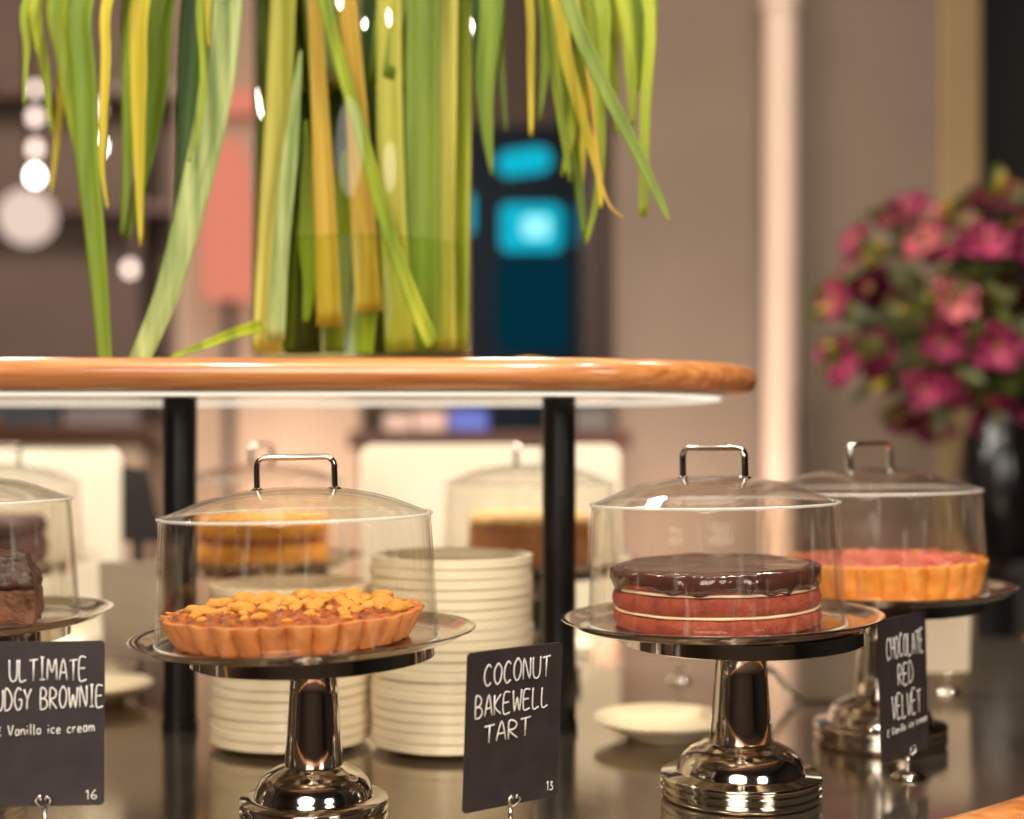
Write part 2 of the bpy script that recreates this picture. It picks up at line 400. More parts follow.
R_ = math.radians
T1, T2, T3, T4 = R_(1.9), R_(1.4), R_(.9), R_(1.6)
P1 = Vector((xu(314, 1.351), 1.351, CT)); P2 = Vector((xu(741, 1.453), 1.453, CT)); P3 = Vector((xu(880, 1.71), 1.71, CT)); P4 = Vector((xu(-52, 1.45), 1.45, CT))
stand(P1, 'chrome pedestal cake stand with a small stepped base, under the coconut almond tart', .86, .117, .3, T1, .1745)
stand(P2, 'chrome pedestal cake stand with a triple-ringed base, under the red velvet cake', 1.0, .126, .9, T2)
stand(P3, 'chrome pedestal cake stand behind the chocolate red velvet card, under the pink tart', .96, .122, .2, T3, .181)
stand(P4, 'chrome cake stand behind the brownie card, mostly hidden and cut by the frame', .95, .122, .1, T4)
O1 = top_of(P1, T1, (xu(305, 1.351) - P1.x, 0), .1745); O2 = top_of(P2, T2, (xu(721, 1.453) - P2.x, 0)); O3 = top_of(P3, T3, (xu(877, 1.71) - P3.x, 0), .181); O4 = top_of(P4, T4, (0, 0))
make_tray(O1, 'round steel tray holding the almond-topped tart beside the coconut tart card', T1)
make_tray(O2, 'round steel tray holding the red velvet cake', T2)
make_tray(O3, 'round steel tray holding the pink fruit tart at the far right', T3)
make_tray(O4, 'round steel tray holding the brownies at the left edge', T4)
def on(O, tilt, dx, dy=0, up=.0021):
    return Vector((O.x + dx, O.y + dy, O.z + up + dx * math.sin(tilt)))
make_dome(on(O1, T1, xu(299, 1.351) - O1.x), 'clear dome with a squared chrome handle over the almond-topped tart', T1 * .6, 0, 1.0, .968)
make_dome(on(O2, T2, xu(716, 1.453) - O2.x, 0), 'clear dome with a chrome handle over the red velvet cake', T2 * .7, R_(-40), .98)
make_dome(on(O3, T3, xu(872, 1.71) - O3.x), 'clear dome with a chrome handle over the pink fruit tart', T3, R_(36), 1.0)
make_dome(on(O4, T4, xu(-56, 1.45) - O4.x), 'clear dome over the brownies, cut off by the left edge', T4, R_(20))

# ---- tart with flaked almonds
def fluted_crust(R, hgt, n, slope=.89, wall=.005, amp=.0034, seed=1):
    bm = NB(); seg = n * 10
    def fr(a, r, z, k):
        inner = r < 0
        r = abs(r)
        sc = abs(math.cos(n * a / 2)) ** .55
        jit = noise.noise(Vector((math.cos(a) * 9, math.sin(a) * 9, seed)))
        fl = min(max((z) / hgt, 0), 1)
        d = amp * (sc - .6) * (.8 + .4 * fl)
        if k >= 9: d *= .35
        zz = z + (jit * .0022 if z > hgt * .5 else 0) + (sc * .0012 if z > hgt * .8 else 0)
        return r + d + jit * .0008, zz
    b = R * slope
    pr = [(.02, 0), (b - .006, 0), (b - .001, .0015), (b + .001, .005), (b + (R - b) * .35, hgt * .35), (b + (R - b) * .7, hgt * .7), (R, hgt * .94), (R - .0008, hgt * .985), (R - .0028, hgt), (R - wall, hgt * .97), (R - wall - .001, hgt * .78), (R * .5, hgt * .72), (.02, hgt * .72)]
    lathe(bm, pr, seg, fr, closed=True)
    return bm
L = on(O1, T1, xu(294, 1.351) - O1.x)
t = thing('almond_tart', 'coconut bakewell tart with fluted crust and toasted almond top under the dome', 'tart', L, (0, -T1, .1))
link('crust', fluted_crust(.1225, .0285, 30, amp=.0095), M['crust'], t, auto=70)
bm = NB()
def fr(a, r, z, k):
    p = Vector((r * math.cos(a), r * math.sin(a), 0))
    return r, z + (.004 * noise.noise(p * 60) + .004 * noise.noise(p * 170) + .0032 * noise.noise(p * 330) if k > 1 else 0)
lathe(bm, [(0, .0215)] + [(.113, .0215), (.1145, .0252)] + [(.1135 * (1 - k / 52), .0268 + .0062 * (1 - (1 - k / 52) ** 2)) for k in range(52)] + [(0, .0330)], 240, fr)
link('almond_filling', bm, M['crumb'], t)
proto_f = []
for s in range(5):
    bm = NB(); bmesh.ops.create_icosphere(bm, subdivisions=3, radius=1)
    off = Vector((s * 4.1, 2, 1))
    for v in bm.verts:
        v.co *= 1 + .26 * noise.noise(v.co * 1.1 + off) + .07 * noise.noise(v.co * 4 + off)
        v.co.z *= .5
    me = bpy.data.meshes.new('almond_flake')
    for f in bm.faces: f.smooth = True
    bm.to_mesh(me); bm.free(); me.materials.append(M['flake']); proto_f.append(me)
rng = random.Random(3); placed = []
tries = 0
while len(placed) < 80 and tries < 6000:
    tries += 1
    a = rng.random() * 2 * PI; r = .108 * math.sqrt(rng.random())
    x, y = r * math.cos(a), r * math.sin(a); sz = rng.uniform(.0062, .0145)
    if y < -.045 and rng.random() < .85: continue
    if y < -.03: sz *= .62
    if any((x - q[0]) ** 2 + (y - q[1]) ** 2 < ((sz + q[2]) * .72) ** 2 for q in placed): continue
    placed.append((x, y, sz))
    o = bpy.data.objects.new('almond_flake', rng.choice(proto_f)); COL.objects.link(o); o.parent = t
    hz = .0268 + .0062 * (1 - (r / .1185) ** 2)
    o.location = (x, y, hz + sz * .16); o.scale = (sz, sz * rng.uniform(.7, 1.1), sz * rng.uniform(.9, 1.35))
    o.rotation_euler = (rng.uniform(-.35, .35), rng.uniform(-.35, .35), rng.random() * 6)

# ---- red velvet cake with chocolate glaze
L = on(O2, T2, xu(716.5, 1.453) - O2.x)
t = thing('red_velvet_cake', 'red layer cake with cream lines and dripping dark chocolate glaze', 'cake', L, (0, -T2, .5))
def disc_layer(r0, r1, z0, z1, bulge=.002, amp=.0012, seed=0, seg=120, bev=.003, sc=45):
    bm = NB(); zm = (z0 + z1) / 2
    pr = [(0, z0), (r0 - bev, z0), (r0, z0 + bev * .7), ((r0 + r1) / 2 + bulge, zm), (r1, z1 - bev * .7), (r1 - bev, z1), (r1 * .5, z1), (0, z1)]
    def fr(a, r, z, k):
        p = Vector((r * math.cos(a) * sc, r * math.sin(a) * sc, z * sc + seed * 7))
        return r + amp * noise.noise(p) + amp * .6 * noise.noise(p * 3), z + amp * .6 * noise.noise(p * .6 + Vector((3, 1, 2)))
    lathe(bm, pr, seg, fr); return bm
R0 = .1045
link('sponge_layer', disc_layer(R0, R0 + .001, 0, .0172, .0015, .0014, 1), M['redsponge'], t)
link('cream_layer', disc_layer(R0 - .0005, R0 - .0005, .0170, .0202, .0016, .001, 2, bev=.0008), M['cream'], t)
link('sponge_layer', disc_layer(R0 + .001, R0 + .0005, .0200, .0386, .0015, .0014, 3), M['redsponge'], t)
link('cream_layer', disc_layer(R0 - .001, R0 - .001, .0384, .0418, .0016, .001, 4, bev=.0008), M['cream'], t)
link('sponge_layer', disc_layer(R0, R0 - .001, .0416, .0510, .0015, .0014, 5), M['redsponge'], t)
bm = NB()
def fr(a, r, z, k):
    p = Vector((math.cos(a) * 2.6, math.sin(a) * 2.6, 1.3)); q = p * 2.7
    d = max(0, .5 + .9 * noise.noise(p) + .6 * noise.noise(q))
    lo = .0488 - .0098 * min(d, 1.45)
    pz = Vector((r * math.cos(a) * 28, r * math.sin(a) * 28, 3))
    wav = .0016 * noise.noise(pz)
    if k == 1: return r, lo
    if k == 2: return r, lo - .0008
    if k == 3: return r + .0014 * noise.noise(q * 2), lo + .002
    if k == 4: return r + .0045 * noise.noise(q * 1.5), lo + (.054 - lo) * .5
    if k == 5: return r + .0035 * noise.noise(q * 1.9), z + .002 * noise.noise(q * 2.2)
    return r + .0012 * noise.noise(q), z + wav * 1.6
lathe(bm, [(.0, .0488), (.1030, .0485), (.1052, .0480), (.1068, .0490), (.1080, .053), (.1068, .0590), (.1020, .0622), (.095, .0632), (.085, .0618), (.07, .0612), (.05, .0613), (.025, .0615), (0, .0616)], 180, fr)
link('chocolate_glaze', bm, M['choc'], t)
# ---- pink fruit tart
L = on(O3, T3, xu(883, 1.71) - O3.x)
t = thing('pink_fruit_tart', 'golden fluted tart filled with pink rhubarb under the far right dome', 'tart', L, (0, -T3, .2))
link('crust', fluted_crust(.1195, .041, 26, .93, amp=.0062, seed=4), M['goldcrust'], t, auto=70)
bm = NB()
def fr(a, r, z, k):
    p = Vector((r * math.cos(a), r * math.sin(a), .5))
    return r, z + .006 * noise.noise(p * 34) + .003 * noise.noise(p * 90)
lathe(bm, [(0, .0315), (.112, .0315), (.1135, .036)] + [(.1125 * (1 - k / 22), .041 + .006 * (1 - (1 - k / 22) ** 2)) for k in range(22)] + [(0, .047)], 120, fr)
link('fruit_filling', bm, M['pinkfruit'], t)

# ---- brownies on the left stand
def brownie(loc, rz, label, w, l, h, seed):
    t = thing('brownie', label, 'brownie', loc, (0, 0, rz), None)
    bm = NB(); box(bm, -w / 2, w / 2, -l / 2, l / 2, 0, h * .5, .004, 2)
    bmesh.ops.subdivide_edges(bm, edges=bm.edges[:], cuts=9, use_grid_fill=True)
    rough_up(bm, .0035, 70, seed, lambda v: v.co.z < .0006); rough_up(bm, .002, 190, seed + 3, lambda v: v.co.z < .0006)
    link('crumb', bm, M['brownie_nut'], t)
    bm = NB(); box(bm, -w / 2 - .0015, w / 2 + .0015, -l / 2 - .0015, l / 2 + .0015, h * .48, h, .005, 2)
    bmesh.ops.subdivide_edges(bm, edges=bm.edges[:], cuts=10, use_grid_fill=True)
    rough_up(bm, .005, 60, seed + 5); rough_up(bm, .003, 170, seed + 8)
    for v in bm.verts: v.co.x *= 1 - .3 * (v.co.z - h * .48) / (h * .52); v.co.y *= 1 - .3 * (v.co.z - h * .48) / (h * .52)
    link('fudge_top', bm, M['brownie'], t)
    return t
bx = xu(-5, 1.45)
def bt(x, y): return on(O4, T4, x - O4.x, y - O4.y, .0062)
brownie(bt(xu(0, 1.42), 1.42), .22, 'rough dark fudge brownie nearest the left dome wall, its pale crumb showing', .074, .070, .070, 1)
brownie(bt(xu(-92, 1.42), 1.415), -.2, 'dark fudge brownie cut off by the left edge, under the left dome', .072, .070, .074, 2)
brownie(bt(xu(-12, 1.52), 1.512), .5, 'dark fudge brownie behind the front brownies under the left dome', .070, .066, .058, 3)

# ---- far side of the counter: three more stands
def far_stand(u, d, who, yaw, tl=0):
    P = Vector((xu(u, d), d, CT))
    stand(P, 'chrome cake stand at the back, under %s' % who, .95, .122, .4, tl)
    O = top_of(P, tl, (0, 0))
    make_tray(O, 'steel tray at the back, under %s' % who, tl)
    make_dome(on(O, tl, 0), 'blurred clear dome at the back, over %s' % who, tl, yaw)
    return on(O, tl, 0)
L = far_stand(530, 2.15, 'the brown cake with tan icing', R_(55))
t = thing('tan_iced_cake', 'blurred tall brown cake with tan icing behind the black post', 'cake', L)
link('sponge', disc_layer(.094, .093, 0, .062, .001, .0012, 6), M['tansponge'], t)
link('icing', disc_layer(.0945, .090, .0618, .078, .001, .002, 7, bev=.006), M['tanicing'], t)
L = far_stand(262, 2.2, 'the golden orange layer cake', R_(75))
t = thing('golden_layer_cake', 'blurred golden orange layer cake seen through the front left dome', 'cake', L)
link('sponge_layer', disc_layer(.101, .101, 0, .030, .002, .002, 8), M['goldsponge'], t)
link('filling_layer', disc_layer(.100, .100, .0298, .0392, .002, .002, 9, bev=.001), M['jam'], t)
link('sponge_layer', disc_layer(.101, .100, .039, .070, .002, .002, 10, bev=.006), M['goldsponge'], t)
L = far_stand(-6, 2.2, 'the dark chocolate cake at the left edge', R_(30))
t = thing('dark_chocolate_cake', 'blurred dark chocolate cake behind the brownies', 'cake', L)
link('sponge', disc_layer(.079, .078, 0, .040, .002, .003, 11), M['darkcake'], t)
link('icing', disc_layer(.080, .076, .0396, .072, .002, .004, 12, bev=.008), M['darkcake'], t)

# ------------------------------------------------------------------ plates
ORD = ['topmost', 'second', 'third', 'fourth', 'fifth', 'sixth', 'seventh', 'eighth', 'ninth', 'tenth', 'eleventh', 'twelfth', 'thirteenth', 'fourteenth', 'fifteenth', 'sixteenth', 'seventeenth', 'eighteenth', 'nineteenth', 'twentieth', 'twenty-first', 'twenty-second']
bm = NB()
lathe(bm, [(0, .003), (.048, .003), (.050, 0), (.056, 0), (.058, .0035), (.070, .0055), (.086, .0085), (.0955, .0080), (.0978, .0088), (.0980, .0186), (.0955, .0194), (.086, .0168), (.070, .0115), (.056, .0075), (0, .0070)], 80)
plate_me = link('side_plate', bm, M['china'], auto=60)
first = [plate_me]
def plates(u, d, n, where, group):
    x = xu(u, d); pitch = .0118
    for i in range(n):
        k = n - 1 - i
        w = 'lowest' if i == 0 else ORD[k]
        lab = ('%s cream plate %s of the %s' % (w, '' if w in ('topmost', 'lowest') else 'from the top', where)).replace('  ', ' ')
        if first: o = first.pop()
        else:
            o = plate_me.copy(); COL.objects.link(o)
        o.location = (x + random.uniform(-.0012, .0012), d + random.uniform(-.001, .001), CT + .0004 + i * pitch)
        tag(o, lab, 'plate', group)
plates(452, 1.70, 19, 'taller stack behind the coconut card', 'cream plates in the taller stack')
plates(291, 1.71, 16, 'shorter stack behind the left cake stand', 'cream plates in the shorter stack')

bm = NB()
lathe(bm, [(0, .003), (.038, .003), (.040, 0), (.045, 0), (.048, .004), (.066, .012), (.086, .022), (.0885, .0245), (.087, .0265), (.083, .0258), (.064, .0165), (.046, .0085), (0, .0075)], 72)
o = link('shallow_dish', bm, M['china'], auto=60); o.location = (xu(664, 1.74), 1.74, CT + .0004)
tag(o, 'shallow cream dish on the counter behind the red velvet stand column', 'dish')
o2 = o.copy(); COL.objects.link(o2); o2.location = (xu(92, 1.98), 1.98, CT + .0004); o2.scale = (.95, .95, 1)
tag(o2, 'shallow cream dish on the counter between brownie card and black post', 'dish')

# cake slice resting beside the red velvet stand
t = thing('cake_server', 'blurred steel cake server with a blue handle end behind the red velvet stand', 'cake server', (xu(800, 1.98), 1.98, CT + .001), (0, 0, R_(15)))
bm = NB(); tube(bm, smooth_path([(-.075, 0, .052), (-.045, 0, .045), (-.015, 0, .012), (0, 0, .0030)], 5), .0045, 10, sx=1, sy=1.3); link('shank', bm, M['steel'], t)
bm = NB(); A = [(-.006, -.02), (.05, -.024), (.085, 0), (.05, .024), (-.006, .02)]
va = [bm.verts.new((x, y, .0006)) for x, y in A]; vb = [bm.verts.new((x, y, .0028)) for x, y in A]
bm.faces.new(va); bm.faces.new(vb)
for i in range(5): bm.faces.new((va[i], va[(i + 1) % 5], vb[(i + 1) % 5], vb[i]))
link('blade', bm, M['steel'], t, smooth=False)
bm = NB(); tube(bm, [(-.12, 0, .057), (-.115, 0, .0570), (-.08, 0, .0528), (-.076, 0, .0522)], [.006, .009, .009, .006], 12); link('handle_grip', bm, M['blue'], t)

# ------------------------------------------------------------------ chalkboard cards
GL = {
 'U': [[(0, 1), (.02, .3), (.15, .02), (.4, .0), (.56, .25), (.58, 1)]], 'L': [[(0, 1), (.02, 0), (.5, .04)]], 'T': [[(0, .95), (.62, 1)], [(.31, .98), (.29, 0)]],
 'I': [[(.05, 1), (.35, 1)], [(.2, 1), (.2, 0)], [(.03, 0), (.38, .02)]], 'M': [[(0, 0), (.08, 1), (.36, .35), (.64, 1), (.72, 0)]], 'A': [[(0, 0), (.3, 1), (.58, 0)], [(.1, .35), (.5, .37)]],
 'E': [[(.5, 1), (.02, .98), (0, .02), (.52, .03)], [(.01, .52), (.42, .54)]], 'F': [[(.5, 1), (.02, .98), (0, 0)], [(.01, .52), (.4, .54)]],
 'D': [[(0, 0), (.02, 1), (.35, .9), (.56, .5), (.38, .1), (0, 0)]], 'G': [[(.55, .88), (.3, 1), (.05, .7), (.03, .3), (.25, 0), (.52, .12), (.55, .45), (.32, .45)]],
 'Y': [[(0, 1), (.28, .5)], [(.58, 1), (.28, .5), (.24, 0)]], 'B': [[(0, 0), (.02, 1), (.35, .97), (.46, .77), (.32, .56), (.03, .52), (.4, .47), (.54, .24), (.36, .02), (0, 0)]],
 'R': [[(0, 0), (.02, 1), (.38, .95), (.5, .74), (.34, .53), (.03, .48), (.56, 0)]], 'O': [[(.3, 1), (.06, .75), (.02, .3), (.24, 0), (.5, .2), (.56, .7), (.3, 1)]],
 'W': [[(0, 1), (.14, 0), (.34, .65), (.54, 0), (.7, 1)]], 'N': [[(0, 0), (.03, 1), (.5, .02), (.54, 1)]], 'C': [[(.5, .86), (.3, 1), (.06, .72), (.03, .28), (.24, 0), (.52, .14)]],
 'K': [[(0, 1), (.01, 0)], [(.5, 1), (.02, .46), (.54, 0)]], 'V': [[(0, 1), (.26, 0), (.54, 1)]], 'H': [[(0, 1), (.01, 0)], [(.52, 1), (.53, 0)], [(.01, .5), (.52, .52)]],
 'a': [[(.42, .5), (.18, .55), (.04, .25), (.16, 0), (.4, .12), (.42, .5), (.46, 0)]], 'n': [[(0, .55), (.03, 0)], [(.03, .35), (.25, .55), (.4, .4), (.42, 0)]], 'i': [[(.1, .52), (.1, 0)], [(.1, .78), (.11, .84)]],
 'l': [[(.1, 1), (.1, .05), (.16, 0)]], 'c': [[(.4, .46), (.2, .55), (.03, .28), (.18, 0), (.42, .08)]], 'e': [[(.04, .28), (.4, .3), (.3, .53), (.1, .48), (.03, .22), (.18, 0), (.42, .08)]],
 'r': [[(.02, .55), (.05, 0)], [(.05, .32), (.2, .54), (.36, .5)]], 'm': [[(0, .55), (.02, 0)], [(.02, .38), (.18, .55), (.28, .4), (.29, 0)], [(.29, .38), (.46, .55), (.56, .4), (.58, 0)]],
 '~': [[(.5, .48), (.25, .55), (.05, .28), (.22, 0), (.55, .05)], [(.05, .8), (.55, .82)]],
 '1': [[(.05, .8), (.22, 1), (.22, 0)]], '6': [[(.4, 1), (.1, .55), (.05, .2), (.25, 0), (.48, .2), (.3, .42), (.08, .3)]], '3': [[(.05, .95), (.4, .95), (.18, .6), (.46, .4), (.4, .05), (.03, .05)]],
}
WID = {'I': .40, 'M': .74, 'W': .72, 'i': .2, 'l': .2, 'm': .6, ' ': .4, '1': .3, 'n': .44, 'a': .48, 'c': .44, 'e': .44, 'r': .38, '~': .6}
def write(bm, text, x0, x1, zb, h, rad, slope=0, rg=None):
    """hand-drawn chalk strokes on the card face (y = 0 plane, towards -y)"""
    adv = [WID.get(c, .58) for c in text]; gap = .17
    total = sum(adv) + gap * (len(text) - 1); k = (x1 - x0) / total
    x = x0
    for c, w in zip(text, adv):
        dz = rg.uniform(-.03, .03) * h; dh = rg.uniform(.95, 1.06)
        for st in GL.get(c, []):
            pts = [Vector((x + px * k, -.0009, zb + dz + pz * h * dh + slope * (x + px * k - x0))) for px, pz in st]
            if len(pts) > 2: pts = smooth_path(pts, 4)
            tube(bm, pts, rad, 6, up=Vector((0, 1, 0)), sx=1, sy=.35)
        x += (w + gap) * k
def card(loc, yaw, lean, w, h, lines, label, blank=False, lift=.045, clip_x=0, roll=0):
    t = thing('menu_card', label, 'sign', loc, (0, 0, yaw))
    bm = NB(); plate_xz(bm, rrect(w, h, .004), 0, .0016)
    c = link('card', bm, M['cardback'] if blank else M['card'], t, smooth=False)
    c.location = (0, 0, lift); c.rotation_euler = (lean, roll, 0)
    if not blank:
        rg = random.Random(len(lines))
        for tx, fx0, fx1, fz, fh, rad, sl in lines:
            bm = NB(); write(bm, tx, (fx0 - .5) * w, (fx1 - .5) * w, (1 - fz) * h + fh * h * .06, fh * h * .88, rad * .88, sl, rg); link('lettering', bm, M['chalk'], c)
    bm = NB(); tube(bm, [(clip_x, .004, .004), (clip_x, .004, lift + .002)], .0022, 10, up=Vector((1, 0, 0))); link('rod', bm, M['steel'], t)
    bm = NB(); lathe(bm, [(0, .0003), (.0180, .0003), (.0190, .0015), (.0175, .004), (.0105, .0080), (.004, .0105), (0, .011)], 32)
    f = link('foot', bm, M['steel'], t, auto=50); f.location = (clip_x, .004, 0)
    bm = NB()
    for s in (-1, 1):
        tube(bm, smooth_path([(clip_x, .003, lift - .003), (clip_x + s * .004, -.0015, lift + .001), (clip_x + s * .0065, -.003, lift + .006), (clip_x + s * .003, -.003, lift + .0095), (clip_x + s * .002, -.0025, lift + .006)], 4), .0014, 8, up=Vector((0, 1, 0)))
    link('clip', bm, M['steel'], t)
    return t
card((xu(42, 1.262), 1.262, CT), R_(4), R_(-1), .110, .148,
     [('ULTIMATE', .235, .86, .245, .15, .00085, .0), ('FUDGY BROWNIE', .05, .995, .43, .145, .00085, .03), ('~ Vanilla ice cream', .13, .92, .575, .07, .0006, .035), ('16', .85, .95, .965, .062, .0006, 0)],
     'black chalkboard card reading ultimate fudgy brownie, at the left', clip_x=.0018, lift=.040)
card((xu(511, 1.305), 1.305, CT), R_(34), R_(5), .106, .149,
     [('COCONUT', .17, .86, .225, .155, .0009, .02), ('BAKEWELL', .09, .86, .42, .145, .0009, .025), ('TART', .19, .665, .585, .13, .0009, .02), ('13', .87, .95, .955, .062, .0006, 0)],
     'black chalkboard card reading coconut bakewell tart, between the front stands', clip_x=.002, roll=R_(-1), lift=.030)
card((xu(906, 1.52), 1.52, CT), R_(47), R_(-1.5), .106, .152,
     [('CHOCOLATE', .13, .92, .30, .18, .0009, .0), ('RED', .36, .68, .50, .165, .0009, 0), ('VELVET', .22, .83, .73, .19, .0009, 0), ('~ Vanilla ice cream', .10, .96, .83, .06, .0006, .06)],
     'black chalkboard card reading chocolate red velvet, turned sharply to one side', lift=.027, clip_x=.012)
card((xu(136, 2.12), 2.12, CT), R_(168), R_(-6), .106, .148, [], 'pale back of a menu card on the far side, left of the left black post', True, lift=.04)
card((xu(946, 2.05), 2.05, CT), R_(188), R_(-4), .070, .130, [], 'pale back of a menu card behind the chocolate red velvet card', True, lift=.03)
card((xu(679, 2.15), 2.15, CT), R_(180), R_(-5), .106, .148, [], 'pale back of a menu card behind the red velvet stand', True, lift=.04)

# ------------------------------------------------------------------ cream panels and dark stand behind the domes
def panel(u0, u1, v0, d, label):
    w = xu(u1, d) - xu(u0, d); h = zv(v0, d) - CT - .022
    t = thing('divider_panel', label, 'panel', ((xu(u0, d) + xu(u1, d)) / 2, d, CT))
    bm = NB(); plate_xz(bm, rrect(w, h, .022, 8), -.012, .012); p = link('board', bm, M['panel'], t, smooth=False); p.location = (0, 0, .022)
    for s in (-1, 1):
        bm = NB(); box(bm, -.03, .03, -.05, .05, .0004, .0219, .004); f = link('foot', bm, M['panel'], t, smooth=False); f.location = (s * w * .32, 0, 0)
panel(-150, 120, 449, 2.45, 'cream upright panel with rounded corners behind the far left dome')
panel(361, 620, 444, 2.45, 'wide cream upright panel with rounded corners behind the plates and right post')

t = thing('tablet_stand', 'dark slanted tablet stand on the counter left of the left black post', 'stand', (xu(136, 2.48), 2.48, CT))
bm = NB(); plate_xz(bm, [(-.035, .19), (.05, .19), (.018, .318), (-.03, .325)], -.008, .008); o = link('screen', bm, M['darkplastic'], t, smooth=False)
bm = NB(); tube(bm, [(0, .009, .012), (0, .009, .25)], .009, 12, up=Vector((1, 0, 0))); link('upright', bm, M['darkplastic'], t)
bm = NB(); lathe(bm, [(0, .0004), (.05, .0004), (.05, .008), (.04, .012), (0, .012)], 32); link('foot', bm, M['darkplastic'], t, auto=40)

# ------------------------------------------------------------------ vase with long leaves
VX, VY, VZ = xu(362.5, 1.84), 1.84, SZ1 + .0005
VR = .144; VH = .52
t = thing('glass_vase', 'wide clear cylinder vase of water and leaf stalks on the wood shelf', 'vase', (VX, VY, VZ))
bm = NB(); lathe(bm, [(0, 0), (VR - .004, 0), (VR, .004), (VR, VH - .003), (VR - .003, VH), (VR - .006, VH - .003), (VR - .006, .010), (0, .010)], 96); link('glass', bm, M['vaseglass'], t, auto=60)
wl = zv(236, 1.72) - VZ
bm = NB(); lathe(bm, [(0, .0105), (VR - .0064, .0105), (VR - .0064, wl), (0, wl)], 96); link('water', bm, M['water'], t, auto=40)

def blade(name, pts, wid, m, label, group=None, fold=.25, face=None, thick=.0007, n=5, cat='leaf'):
    """a long leaf: ribbon with a folded midrib and its own thickness"""
    k = len(pts); P = smooth_path(pts, n); N = len(P)
    bm = NB(); rows = []
    for i, p in enumerate(P):
        s = i / n; j = min(int(s), k - 2); f = s - j
        w = wid[j] * (1 - f) + wid[j + 1] * f
        tg = (P[min(i + 1, N - 1)] - P[max(i - 1, 0)]).normalized()
        nb = face if face else Vector((0, -1, 0))
        side = tg.cross(nb)
        if side.length < .05: side = Vector((1, 0, 0))
        side.normalize(); nr = side.cross(tg).normalized()
        row = []
        for c, o in ((-.5, .0), (-.25, .6), (0, 1), (.25, .6), (.5, 0)):
            row.append(p + side * (w * c) - nr * (w * fold * (o - .5)))
        rows.append((row, nr, w))
    A = [[bm.verts.new(q + nr * thick * .5) for q in row] for row, nr, w in rows]
    B = [[bm.verts.new(q - nr * thick * .5) for q in row] for row, nr, w in rows]
    for i in range(N - 1):
        for c in range(4):
            bm.faces.new((A[i][c], A[i][c + 1], A[i + 1][c + 1], A[i + 1][c]))
            bm.faces.new((B[i][c], B[i + 1][c], B[i + 1][c + 1], B[i][c + 1]))
        for c in (0, 4): bm.faces.new((A[i][c], A[i + 1][c], B[i + 1][c], B[i][c]))
    for i in (0, N - 1):
        for c in range(4): bm.faces.new((A[i][c], A[i][c + 1], B[i][c + 1], B[i][c]))
    o = link(name, bm, m)
    return tag(o, label, cat, group)

RIM = VZ + VH
def hang(path, d, w0, w1, m, label, group=None, fold=.2):
    """leaf that leaves the vase mouth, arches over above the frame and hangs down along the path"""
    P = [at(u, v, d) for u, v in path]
    top = P[0]
    sgn = 1 if top.x > VX else -1
    inx = VX + sgn * random.uniform(.05, .11); iny = VY + (d - VY) * .25 + random.uniform(-.03, .03)
    crest = RIM + random.uniform(.08, .16)
    lead = [Vector((inx - sgn * .03, iny, RIM - .16)), Vector((inx, iny, RIM + .01)), Vector((inx + (top.x - inx) * .35, iny + (d - iny) * .35, crest)), Vector((inx + (top.x - inx) * .8, iny + (d - iny) * .8, RIM + .055))]
    pts = lead + P
    px = d / F; n = len(path)
    ww = [w0 * .8 * px, w0 * .95 * px, w0 * px, w0 * px] + [(w0 + (w1 - w0) * (i / (n - 1)) ** 1.6) * px for i in range(n)]
    return blade('hanging_leaf', pts, ww, m, label, group, fold)
GLf = 'leaf tips drooping over the left of the vase'; GRt = 'leaf tips drooping over the right of the vase'
LB = 'narrow leaf tip drooping from above, left of the vase'; RB = 'narrow yellow-green leaf tip drooping from above, right of the vase'
hang([(29, -6), (27, 50), (24, 106)], 1.66, 9, 2, M['leafbright'], 'short thin green leaf tip nearest the left edge', GLf)
hang([(38, -6), (45, 70), (52, 134)], 1.70, 14, 2, M['leafbright'], 'pointed green leaf second from the left edge, ending above the white bulbs', GLf)
hang([(66, -6), (62, 70), (57, 140), (51, 194)], 1.74, 11, 2, M['leafyellow'], 'thin yellowing leaf tip ending just above the pale globe lamp', GLf)
hang([(60, -6), (66, 60), (74, 125), (85, 182)], 1.68, 22, 2, M['leafbright'], 'light green leaf tapering along the long leaf that reaches the shelf', GLf)
hang([(83, -6), (85, 80), (88, 160), (95, 230), (101, 300), (106, 366)], 1.64, 26, 13, M['leafmid'], 'long green leaf hanging straight down to the shelf at left', GLf)
hang([(109, -6), (106, 60), (103, 130), (102, 168), (108, 210)], 1.62, 11, 2, M['leafyellow'], 'thin yellow leaf tip curling at its end over a white bulb', GLf)
hang([(142, -6), (139, 80), (139, 160), (141, 246)], 1.66, 20, 3, M['leafyellow'], 'broad yellow leaf hanging beside the pale striped leaf', GLf)
hang([(131, -6), (129, 90), (127, 170), (122, 236)], 1.70, 16, 4, M['leafmid'], 'dull green leaf partly behind the broad yellow leaf', GLf)
hang([(163, -6), (156, 90), (143, 170), (128, 240)], 1.72, 30, 3, M['leafmid'], 'broad mid-green leaf just right of the yellow leaf', GLf)
hang([(198, -6), (191, 80), (186, 160), (180, 212)], 1.74, 30, 10, M['leafdark'], 'broad dark green leaf behind the pale striped leaf', GLf)
hang([(226, -6), (219, 70), (207, 140), (188, 220), (165, 300), (136, 368)], 1.64, 36, 20, M['leafpale'], 'broad pale striped leaf sweeping down left to the shelf', GLf, .12)
hang([(218, -6), (216, 60), (208, 130)], 1.67, 36, 10, M['leafdark'], 'short dark green leaf lying over the top of the pale striped leaf', GLf)
hang([(201, -6), (203, 60), (201, 115), (189, 162)], 1.62, 8, 2, M['leafbright'], 'thin bright leaf tip hooked to the left over the dark leaf', GLf)
hang([(209, -6), (209, 50)], 1.6, 7, 2, M['leafyellow'], 'shortest yellow leaf tip at the top left of the vase', GLf)
